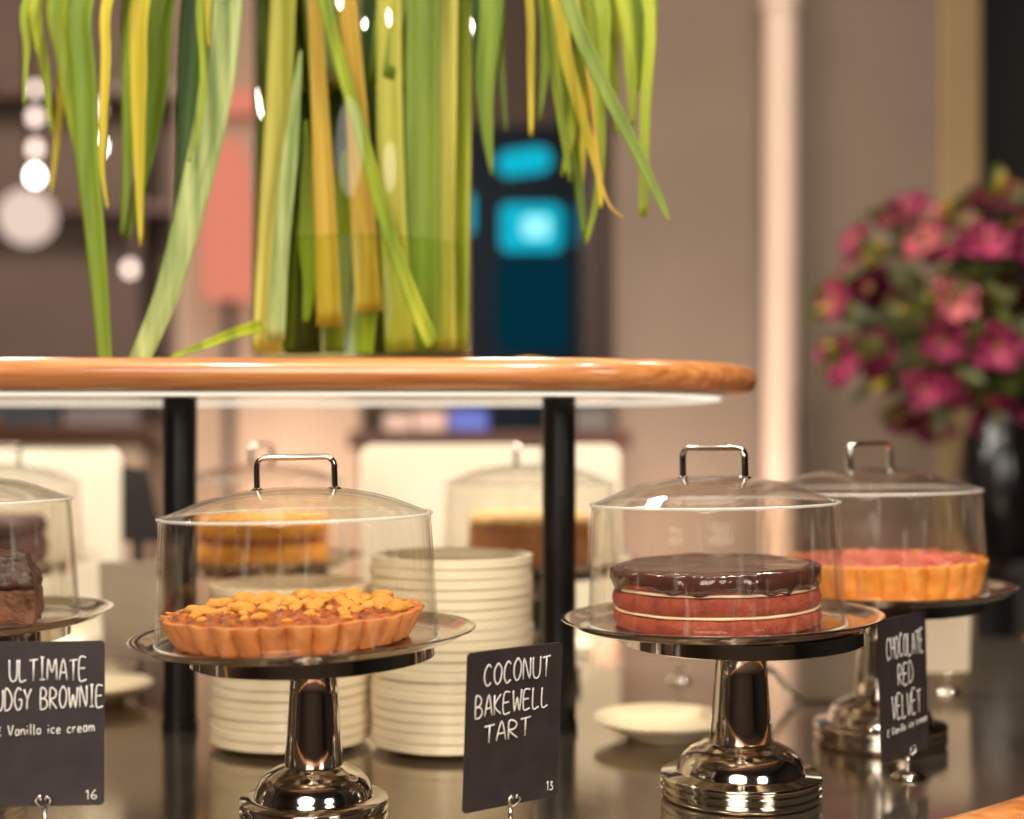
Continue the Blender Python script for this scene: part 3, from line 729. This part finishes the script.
hang([(492, -6), (485, 90), (492, 176)], 1.74, 26, 3, M['leafmid'], 'green leaf hanging just right of the vase glass', GRt)
hang([(478, -6), (480, 80), (484, 150)], 1.76, 16, 3, M['leafdark'], 'dark leaf against the right edge of the vase', GRt)
hang([(529, -6), (531, 70), (531, 136)], 1.70, 9, 4, M['leafyellow'], 'straight yellow leaf tip above the upper cyan light', GRt)
hang([(546, -6), (558, 90), (570, 182)], 1.68, 16, 3, M['leafbright'], 'bright green leaf pointing down between the cyan lights', GRt)
hang([(542, -6), (545, 60), (539, 122)], 1.72, 13, 3, M['leafmid'], 'short green leaf behind the bright one above the cyan lights', GRt)
hang([(556, -6), (567, 60), (582, 116), (598, 172), (601, 208)], 1.66, 15, 3, M['leafyellow'], 'yellowing leaf curving right to a point over the dark doorway edge', GRt)
hang([(589, -6), (597, 70), (600, 130), (598, 190), (586, 244)], 1.70, 16, 3, M['leafbright'], 'green leaf bending back to the left at its tip by the cyan light', GRt)
hang([(566, -6), (598, 74), (634, 146), (660, 200), (670, 222)], 1.60, 17, 2, M['leafgrey'], 'long grey-green leaf slanting right to the lowest right tip', GRt)
hang([(621, -6), (631, 70), (632, 126)], 1.70, 18, 4, M['leafbright'], 'short broad bright leaf at right above the slanting leaf', GRt)
hang([(647, -6), (645, 110), (643, 217)], 1.68, 12, 8, M['leafbright'], 'straight yellow-green leaf hanging furthest to the right', GRt)
hang([(600, -6), (604, 50), (606, 104)], 1.66, 16, 3, M['leafbright'], 'bright green tip at the top, in front of the slanting leaf', GRt)
hang([(636, -6), (640, 40), (638, 90)], 1.76, 18, 4, M['leafmid'], 'mid-green tip between the two rightmost long leaves', GRt)
hang([(576, -6), (584, 90), (580, 200)], 1.76, 14, 3, M['leafyellow'], 'yellow-green leaf behind the tips over the cyan screen', GRt)
hang([(607, -6), (612, 80), (617, 136)], 1.74, 17, 3, M['leafbright'], 'bright leaf behind the long grey-green slanting leaf', GRt)
hang([(562, 60), (574, 150), (585, 240)], 1.75, 14, 5, M['leafmid'], 'mid-green leaf ending right of the lower cyan screen', GRt)
hang([(582, -6), (575, 110), (562, 176)], 1.73, 16, 3, M['leafbright'], 'bright leaf crossing leftwards in front of the cyan lights', GRt)
hang([(499, -6), (501, 60), (506, 131)], 1.78, 10, 3, M['leafgrey'], 'thin grey leaf between the vase and the cyan lights', GRt)
hang([(586, 60), (599, 170), (610, 206), (624, 217)], 1.64, 4, 1.5, M['leafgold'], 'thin dry brown tip curling right above the wall', GRt)
hang([(650, -6), (652, 20), (654, 44)], 1.72, 8, 2, M['leafbright'], 'shortest green tip at the top of the right-hand leaves', GRt)
blade('fallen_leaf', [Vector((xu(262, 1.69), 1.69, SZ1 + .045)), Vector((xu(235, 1.66), 1.66, SZ1 + .034)), Vector((xu(205, 1.63), 1.63, SZ1 + .018)), Vector((xu(170, 1.61), 1.61, SZ1 + .003))], [.016, .013, .010, .004], M['leafbright'], 'green leaf leaning low on the shelf against the vase', None, .2)
blade('fallen_leaf', [Vector((xu(508, 1.66), 1.66, SZ1 + .0035)), Vector((xu(530, 1.655), 1.655, SZ1 + .0065)), Vector((xu(550, 1.66), 1.66, SZ1 + .0035))], [.004, .008, .003], M['leafyellow'], 'small yellow leaf scrap lying on the shelf right of the vase', None, .1, Vector((0, 0, 1)))

# stalks standing inside the vase
def stalk(path, d, w, m, label, fold=.3, tip=None):
    P = [at(u, v, d) for u, v in path]
    floor_z = VZ + .0125
    px = d / F; n = len(path)
    P[-1].z = max(P[-1].z, floor_z)
    if tip is None:
        e = P[0] - P[1]; e.normalize()
        P = [P[0] + e * ((RIM + .12 - P[0].z) / max(e.z, .3))] + P
        ww = [w[0] * px * .8] + [(w[0] + (w[1] - w[0]) * i / (n - 1)) * px for i in range(n)]
    else:
        ww = [tip * px] + [(w[0] + (w[1] - w[0]) * i / (n - 1)) * px for i in range(1, n)]
    return blade('vase_leaf', P, ww, m, label, 'leaf stalks standing in the vase', fold, None, .0012)
stalk([(284, -6), (279, 120), (273, 240), (268, 352)], 1.73, (26, 30), M['leafstraw'], 'straw-yellow stalk standing just inside the left wall of the vase')
stalk([(301, 50), (291, 150), (281, 250), (276, 340)], 1.715, (14, 18), M['leafpale'], 'pale pointed leaf leaning on the leftmost straw stalk', .2, 2)
stalk([(314, -6), (320, 100), (325, 200), (330, 326)], 1.73, (13, 26), M['leafgold'], 'slim golden stalk widening to a foot, third from the left in the vase')
stalk([(347, -6), (356, 100), (363, 210), (369, 312)], 1.74, (18, 28), M['leafgold'], 'golden stalk near the middle of the vase ending above the water floor')
stalk([(389, -6), (390, 110), (393, 230), (401, 352)], 1.75, (24, 30), M['leafstraw'], 'broad straw stalk right of the middle golden stalk')
stalk([(322, -6), (338, 55), (360, 130), (388, 230), (413, 300), (434, 346)], 1.705, (12, 16), M['leafbright'], 'bright green leaf crossing diagonally in front of the stalks', .2)
stalk([(424, -6), (423, 120), (423, 240), (422, 352)], 1.76, (34, 36), M['leafgrey'], 'broad grey-green stalk third from the right in the vase')
stalk([(449, -6), (447, 120), (445, 240), (446, 350)], 1.77, (18, 20), M['leafstraw'], 'slim yellow stalk second from the right in the vase')
stalk([(463, -6), (462, 120), (460, 240), (459, 350)], 1.80, (18, 18), M['leafbright'], 'bright green stalk against the right wall of the vase')
stalk([(266, -6), (266, 120), (264, 240), (262, 352)], 1.80, (16, 18), M['leafmid'], 'green stalk against the left wall of the vase')
stalk([(302, -6), (302, 120), (303, 230), (304, 354)], 1.84, (44, 36), M['leafdark'], 'dark green blade behind the slim golden stalk')
stalk([(339, -6), (341, 120), (342, 240), (345, 352)], 1.86, (40, 40), M['leafdark'], 'dark green blade behind the middle golden stalk')
stalk([(374, -6), (375, 120), (377, 240), (379, 352)], 1.85, (26, 34), M['leafdark'], 'dark green blade left of the broad straw stalk')
stalk([(406, -6), (406, 120), (407, 240), (408, 352)], 1.87, (26, 30), M['leafmid'], 'mid-green blade between the straw stalk and the grey-green stalk')
stalk([(306, 120), (309, 236), (310, 280), (306, 322)], 1.745, (30, 6), M['leafbright'], 'lime leaf with its point down in the water at left', .2, 3)
stalk([(290, 180), (288, 240), (286, 300), (284, 350)], 1.79, (24, 20), M['leafmid'], 'green sheath in the water behind the leftmost stalk', .2, 3)
stalk([(368, 262), (366, 300), (363, 330), (362, 354)], 1.76, (30, 24), M['leafbright'], 'short lime sheath at the foot of the middle golden stalk', .4, 3)
stalk([(344, 150), (340, 236), (338, 290), (336, 350)], 1.80, (26, 22), M['leafbright'], 'lime sheath in the water between the two golden stalks', .3, 3)

# ------------------------------------------------------------------ flowers at the right
FD = 3.3
FXc = xu(992, FD)
t = thing('console_table', 'dark console table under the black flower vase at right', 'table', (FXc + .1, FD + .05, 0))
zt = zv(560, FD)
bm = NB(); box(bm, -.08, .6, -.18, .18, zt - .04, zt, .004); link('table_top', bm, M['walldark'], t, smooth=False)
for sx, sy in ((-.05, -.15), (-.05, .15), (.57, -.15), (.57, .15)):
    bm = NB(); box(bm, sx - .022, sx + .022, sy - .022, sy + .022, .0005, zt - .0402, .003); link('leg', bm, M['walldark'], t, smooth=False)
bm = NB(); lathe(bm, [(0, 0.0005), (.06, .0005), (.075, .02), (.095, .12), (.10, .2), (.085, .29), (.062, .35), (.072, .385), (.066, .385), (.055, .35), (.078, .29), (.092, .2), (.087, .12), (.068, .03), (0, .02)], 48)
VZ2 = zt
o = link('black_vase', bm, M['blackvase'], auto=60); o.location = (FXc + .02, FD, VZ2)
tag(o, 'tall glossy black vase holding the pink flowers at right', 'vase')
rg = random.Random(11)
vase_mouth = Vector((FXc + .02, FD, VZ2 + .37))
def bloom_mesh(open_):
    bm = NB()
    for k in range(7):
        a = 2 * PI * k / 7 + .2 * (k % 2); inn = (k % 2)
        rows = []
        for i in range(6):
            s = i / 5; w = .025 * math.sin(PI * (s * .86 + .1)) + .001
            rad = .052 * s * open_ * (1 - .15 * inn); zz = .046 * (s ** .7) * (1.15 - open_ * .6) - .012 * s ** 3 * open_
            c = Vector((rad * math.cos(a), rad * math.sin(a), zz)); sd = Vector((-math.sin(a), math.cos(a), 0))
            rows.append([bm.verts.new(c - sd * w + Vector((0, 0, .004))), bm.verts.new(c), bm.verts.new(c + sd * w + Vector((0, 0, .004)))])
        for A, B in zip(rows, rows[1:]):
            for c in range(2): bm.faces.new((A[c], A[c + 1], B[c + 1], B[c]))
    bmesh.ops.solidify(bm, geom=bm.faces[:], thickness=.0012)
    return bm
def me_of(bm, name, m):
    me = bpy.data.meshes.new(name)
    bmesh.ops.recalc_face_normals(bm, faces=bm.faces[:])
    for f in bm.faces: f.smooth = True
    bm.to_mesh(me); bm.free(); me.materials.append(m); return me
bl_me = [me_of(bloom_mesh(o_), 'bloom', m_) for o_, m_ in ((1.0, M['petal']), (.75, M['petal']), (.95, M['petalpale']))]
bm = NB()
for k in range(6):
    a = k * PI / 3; tube(bm, [(0, 0, .004), (.005 * math.cos(a), .005 * math.sin(a), .022), (.010 * math.cos(a), .010 * math.sin(a), .032)], [.0012, .0012, .0026], 6)
st_me = me_of(bm, 'stamens', M['stamen'])
bm = NB(); bmesh.ops.create_icosphere(bm, subdivisions=2, radius=.016, matrix=Matrix.Diagonal((.7, .7, 1.9, 1))); bud_me = me_of(bm, 'bud', M['stamen'])
GF = 'pink flowers in the black vase'
fl_n = 0
def flower(u, v, dd, kind, sc):
    c = at(u + 8, v, FD + dd)
    t = thing('lily_stem', 'blurred pink lily on its stem in the black vase at right', 'flower', c, (0, 0, 0), GF)
    if kind == 9: t['label'] = 'yellow-green flower bud on its stem in the black vase at right'; t['group'] = 'flower buds in the black vase'
    out = (c - (vase_mouth + Vector((0, 0, .22)))); out.y -= .25; out.normalize()
    q = Vector((0, 0, 1)).rotation_difference(out)
    hd = bpy.data.objects.new('bud' if kind == 9 else 'bloom', bud_me if kind == 9 else bl_me[kind]); COL.objects.link(hd); hd.parent = t
    hd.rotation_mode = 'QUATERNION'; hd.rotation_quaternion = q; hd.scale = (sc, sc, sc)
    if kind != 9:
        s2 = bpy.data.objects.new('stamens', st_me); COL.objects.link(s2); s2.parent = hd; s2.scale = (.7, .7, .8)
    inner = vase_mouth - c + Vector((rg.uniform(-.03, .03), rg.uniform(-.03, .03), -.1)); mid = (vase_mouth - c) * .5 + Vector((0, 0, .05))
    bm = NB(); tube(bm, smooth_path([-out * .002, -out * .04, mid, vase_mouth - c + Vector((inner.x - (vase_mouth - c).x, 0, 0)) * .6, inner], 4), .0026, 6, up=Vector((.3, 1, 0)).normalized()); link('stem', bm, M['flowerleaf'], t)
    base = smooth_path([-out * .002, -out * .04, mid], 4)
    for k in range(4):
        p = base[rg.randrange(2, len(base))]
        dr = Vector((rg.uniform(-1, 1), rg.uniform(-1, .6), rg.uniform(-.4, .8))).normalized()
        lo = blade('leaf', [p, p + dr * .04 + Vector((0, 0, .008)), p + dr * .08, p + dr * .105 + Vector((0, 0, -.015))], [.005, .026, .022, .002], M['flowerleaf'], 'x', None, .15, None, .001, 3)
        for kk in ('label', 'category'): del lo[kk]
        lo.parent = t
spots = [(845, 298, 0, .1), (868, 290, 0, 0), (853, 275, 2, .1), (833, 300, 1, 0), (900, 215, 0, .05), (885, 222, 1, 0), (925, 225, 2, .1), (938, 248, 0, 0), (948, 218, 1, .1), (915, 245, 2, 0), (980, 205, 0, .05),
         (978, 245, 0, -.05), (1005, 195, 0, .1), (1017, 250, 0, -.05), (1022, 225, 1, 0), (935, 340, 0, -.05), (946, 302, 2, 0), (988, 345, 0, -.08), (998, 300, 2, 0), (870, 350, 0, 0), (884, 330, 1, .1), (836, 358, 0, 0),
         (918, 385, 0, -.05), (935, 380, 1, -.05), (952, 385, 0, 0), (895, 412, 1, 0), (988, 412, 0, -.05), (1015, 415, 1, 0), (1015, 330, 0, 0), (960, 270, 1, .05), (905, 300, 2, .15), (1000, 270, 1, .1), (855, 245, 1, .1), (925, 420, 0, .05), (1020, 375, 0, .05), (965, 375, 2, .08), (890, 370, 1, .1)]
for i, (u, v, k, dd) in enumerate(spots): flower(u, v, dd, k, rg.uniform(1.05, 1.4))
for u, v in ((993, 184), (940, 210), (864, 262), (873, 248), (925, 300), (965, 300), (820, 310), (985, 300), (895, 312), (1008, 228), (826, 345), (872, 385)): flower(u, v, 0, 9, 1.15)
# wide labels: tell apart what can be told apart

# ------------------------------------------------------------------ the far background, left
def bar(u0, u1, v, d, name, label, dep=.4):
    z1 = zv(v, d); x0, x1 = xu(u0, d), xu(u1, d)
    t = thing(name, label, 'bar counter', ((x0 + x1) / 2, d, 0)); w = (x1 - x0) / 2
    bm = NB(); box(bm, -w, w, 0, dep, z1 - .05, z1, .006); link('bar_top', bm, M['barwood'], t, smooth=False)
    bm = NB(); box(bm, -w + .04, w - .04, .04, dep - .04, .0005, z1 - .0502); link('bar_front', bm, M['pillar'], t, smooth=False)
    return z1
z1 = bar(-190, 152, 425, 4.2, 'back_bar', 'dark brown back bar behind the left of the raised shelf')
z2 = bar(348, 632, 431, 3.86, 'back_bar', 'dark brown back bar behind the cream panel and right post', .3)
def carton(u0, u1, v0, zb, d, m, label, dep=.14, lid=True):
    x0, x1 = xu(u0, d), xu(u1, d); h = zv(v0, d) - zb
    t = thing('carton', label, 'carton', ((x0 + x1) / 2, d, zb + .0005)); w = (x1 - x0) / 2
    bm = NB(); box(bm, -w, w, 0, dep, 0, h * .8, .006); link('body', bm, m, t, smooth=False)
    bm = NB(); box(bm, -w - .003, w + .003, -.003, dep + .003, h * .79, h, .006); link('lid', bm, m, t, smooth=False)
carton(384, 412, 414, z2, 3.94, M['carton'], 'pink carton on the right back bar, leftmost of three')
carton(414, 446, 411, z2, 3.94, M['carton'], 'pink carton on the right back bar beside the blue carton')
carton(449, 488, 410, z2, 3.94, M['blue'], 'blue carton on the right back bar')
carton(575, 610, 408, z2, 3.94, M['greyitem'], 'grey carton on the right back bar beyond the post')
carton(0, 55, 401, z1, 4.35, M['slate'], 'slate grey carton on the left back bar')
carton(62, 135, 408, z1, 4.35, M['greyitem'], 'pale grey carton on the left back bar')

t = thing('back_shelf', 'tall dark shelving high on the back wall at left', 'shelving', (xu(90, 7.4), 7.69, 0))
def sh(v0, v1, w=1.25, m='shelfwood'):
    bm = NB(); box(bm, -w, w, 0, .3, zv(v1, 7.4), zv(v0, 7.4), .01); link('shelf_board', bm, M[m], t, smooth=False)
sh(66, 82); sh(192, 204)
for sx in (-1.22, 0.16, 1.22):
    bm = NB(); box(bm, sx - .03, sx + .03, .02, .28, .0005, zv(60, 7.4)); link('upright', bm, M['shelfwood'], t, smooth=False)

def pendant(u, d, bulbs, globe, label):
    t = thing('pendant_lamp', label, 'pendant lamp', (xu(u, d), d, 4.2))
    low = min([zv(v, d) for v, r, e in bulbs] + ([zv(globe[0], d)] if globe else [])) - 4.2
    bm = NB(); lathe(bm, [(0, -.03), (.05, -.03), (.06, -.0005), (0, -.0005)], 24); link('ceiling_rose', bm, M['darkplastic'], t, auto=40)
    bm = NB(); tube(bm, [(0, 0, -.03), (0, 0, low)], .006, 8, up=Vector((1, 0, 0))); link('cord', bm, M['darkplastic'], t)
    for v, r, e in bulbs:
        bm = NB(); lathe(bm, [(0, -r), (r * .6, -r * .8), (r, 0), (r * .75, r * .8), (r * .4, r * 1.4), (0, r * 1.5)], 20)
        b = link('bulb', bm, e, t); b.location = (0, 0, zv(v, d) - 4.2)
    if globe:
        bm = NB(); bmesh.ops.create_uvsphere(bm, u_segments=32, v_segments=20, radius=globe[1]); g = link('globe', bm, M['globe'], t); g.location = (0, 0, zv(globe[0], d) - 4.2)
M['bulbdim'] = emit('dim_bulb', (240, 214, 200), 4)
pendant(27, 5.0, [], (217, .10), 'pendant lamp with a large pale glowing globe at far left')
pendant(35, 6.0, [(90, .02, M['bulbdim']), (118, .024, M['bulbdim']), (150, .024, M['bulbdim']), (177, .026, M['bulb'])], None, 'pendant of four stacked small bulbs above the pale globe')
pendant(97, 6.0, [(110, .024, M['bulbdim']), (147, .026, M['bulb'])], None, 'pendant with two small white bulbs behind the long green leaf')
pendant(130, 6.2, [(270, .024, M['bulbdim'])], None, 'pendant with one dim pinkish bulb hanging low')

t = thing('salmon_floor_lamp', 'tall salmon pink lamp shade glowing left of the vase', 'lamp', (xu(232, 5.0), 4.95, 0))
zs = lambda v: zv(v, 4.95)
bm = NB(); lathe(bm, [(0, .0005), (.16, .0005), (.16, .02), (.03, .03), (.018, .05), (.018, zs(300)), (0, zs(300))], 28); link('stand', bm, M['darkplastic'], t, auto=40)
bm = NB(); lathe(bm, [(0, zs(299)), (.09, zs(299)), (.10, zs(270)), (.098, zs(220)), (.075, zs(170)), (.045, zs(142)), (0, zs(141))], 36); link('lamp_shade', bm, M['salmon'], t, auto=60)
t = thing('wall_light', 'narrow salmon wall light above the pink lamp shade', 'lamp', (xu(243, 5.2), 5.195, zv(106, 5.2)))
bm = NB(); box(bm, -.085, .085, -.09, -.02, -.04, .04, .012); link('light_bar', bm, M['salmon'], t, smooth=False)
bm = NB(); box(bm, -.05, .05, -.0195, 0.0, -.03, .03, .004); link('back_plate', bm, M['darkplastic'], t, smooth=False)
zy = zv(302, 4.9)

# navy cabinet with cyan lights
d = 5.7
x0, x1 = xu(462, d), xu(583, d)
t = thing('drinks_cooler', 'tall dark navy cooler with glowing cyan screens right of the vase', 'cooler', ((x0 + x1) / 2, d, 0)); w = (x1 - x0) / 2
bm = NB(); box(bm, -w, w, 0, .6, .0005, zv(125, d), .01); link('body', bm, M['navy'], t, smooth=False)
def scr(u, v, ww, hh, m, name, r):
    pts = rrect(ww, hh, r, 8); bm = NB(); plate_xz(bm, pts, -.02, -.0006); o = link(name, bm, m, t, smooth=False)
    o.location = (xu(u, d) - (x0 + x1) / 2, 0, zv(v, d) - hh / 2); return o
o = scr(526, 162, .22, .10, M['cyan'], 'top_sign', .049); o.rotation_euler = (0, R_(-8), 0)
o = scr(531, 228, .245, .19, M['cyan'], 'screen', .03)
bm = NB(); plate_xz(bm, rrect(.11, .09, .03), -.024, -.0205); o2 = link('bright_centre', bm, M['cyanhot'], o, smooth=False); o2.location = (.02, 0, .05)
scr(575, 226, .07, .16, M['teal'], 'side_light', .03)
scr(533, 305, .30, .38, M['tealdim'], 'glass_front', .04)
scr(467, 214, .05, .16, M['cyan'], 'side_light', .02)
struct('door_1', box(NB(), xu(582, 5.6), xu(616, 5.6), 5.6, 5.68, 0, zv(122, 5.6)), M['barwood'])

# ------------------------------------------------------------------ light
def area(name, loc, aim, size, power, col, spread=None, shape='DISK', sy=None):
    l = bpy.data.lights.new(name, 'AREA'); l.shape = shape; l.size = size
    if sy: l.size_y = sy
    l.energy = power; l.color = col
    if spread: l.spread = R_(spread)
    o = bpy.data.objects.new(name, l); COL.objects.link(o); o.location = loc
    o.rotation_euler = (Vector(aim) - Vector(loc)).to_track_quat('-Z', 'Y').to_euler(); return o
WARM = (1, .89, .73); WARM2 = (1, .95, .85)
area('ceiling_spot', (-.75, .35, 3.4), (-.25, 1.35, 1.1), .12, 34, WARM)
area('ceiling_spot', (.85, .4, 3.4), (.3, 1.5, 1.1), .12, 34, WARM)
area('ceiling_spot', (.1, -.2, 3.6), (.0, 1.4, 1.1), .12, 30, WARM2)
area('ceiling_spot', (-.3, 2.9, 3.6), (-.3, 2.2, 1.2), .12, 34, WARM)
area('ceiling_spot', (1.3, 2.0, 3.4), (.5, 1.7, 1.1), .12, 26, WARM)
area('ceiling_spot', (-1.9, 2.0, 3.4), (-.6, 1.7, 1.1), .12, 30, WARM)
area('room_glow', (-.6, -1.6, 2.3), (-.1, 1.5, 1.0), 1.7, 55, WARM2)
area('room_glow', (1.6, -.9, 2.0), (.2, 1.5, 1.0), .8, 18, WARM2)
area('panel_light', (-.95, 2.28, 1.95), (-.95, 2.45, 1.2), .25, 11, WARM2)
area('panel_light', (-.04, 2.28, 1.95), (-.04, 2.45, 1.2), .25, 12, WARM2)
area('wall_uplight', (.36, 3.75, .85), (.36, 4.2, 1.5), .25, 8, (1, .80, .66))
area('pillar_light', (-.85, 4.75, .9), (-.87, 5.2, 1.25), .3, 5, (1, .84, .69))
area('back_room_light', (-2.2, 5.6, 3.9), (-1.8, 8.0, 1.6), .8, 85, (1, .82, .70))
area('back_room_fill', (-2.4, 4.9, 1.6), (-2.2, 8.0, 1.4), .8, 26, (1, .82, .70))
area('ceiling_glow', (-.5, 2.5, 4.1), (-.5, 2.5, 0), 4.0, 48, (1, .86, .72))
W = bpy.data.worlds.new('room_air'); S.world = W; W.use_nodes = True
W.node_tree.nodes['Background'].inputs[0].default_value = (.9, .72, .56, 1); W.node_tree.nodes['Background'].inputs[1].default_value = .22

# ------------------------------------------------------------------ camera
cd = bpy.data.cameras.new('camera'); cam = bpy.data.objects.new('camera', cd); COL.objects.link(cam)
cam.location = (0, 0, H); cam.rotation_euler = (PI / 2, 0, 0)
cd.sensor_width = 36; cd.lens = F / 1024 * 36; cd.shift_y = (HOR - 409.5) / 1024; cd.clip_start = .05
cd.dof.use_dof = True; cd.dof.focus_distance = 1.36; cd.dof.aperture_fstop = 1.75
S.camera = cam
S.view_settings.view_transform = 'Standard'; S.view_settings.look = 'None'; S.view_settings.gamma = 1; S.view_settings.exposure = 0
S.view_settings.use_curve_mapping = False
S.cycles.use_denoising = True; S.cycles.max_bounces = 16; S.cycles.transparent_max_bounces = 40; S.cycles.glossy_bounces = 8
S.cycles.sample_clamp_indirect = 6
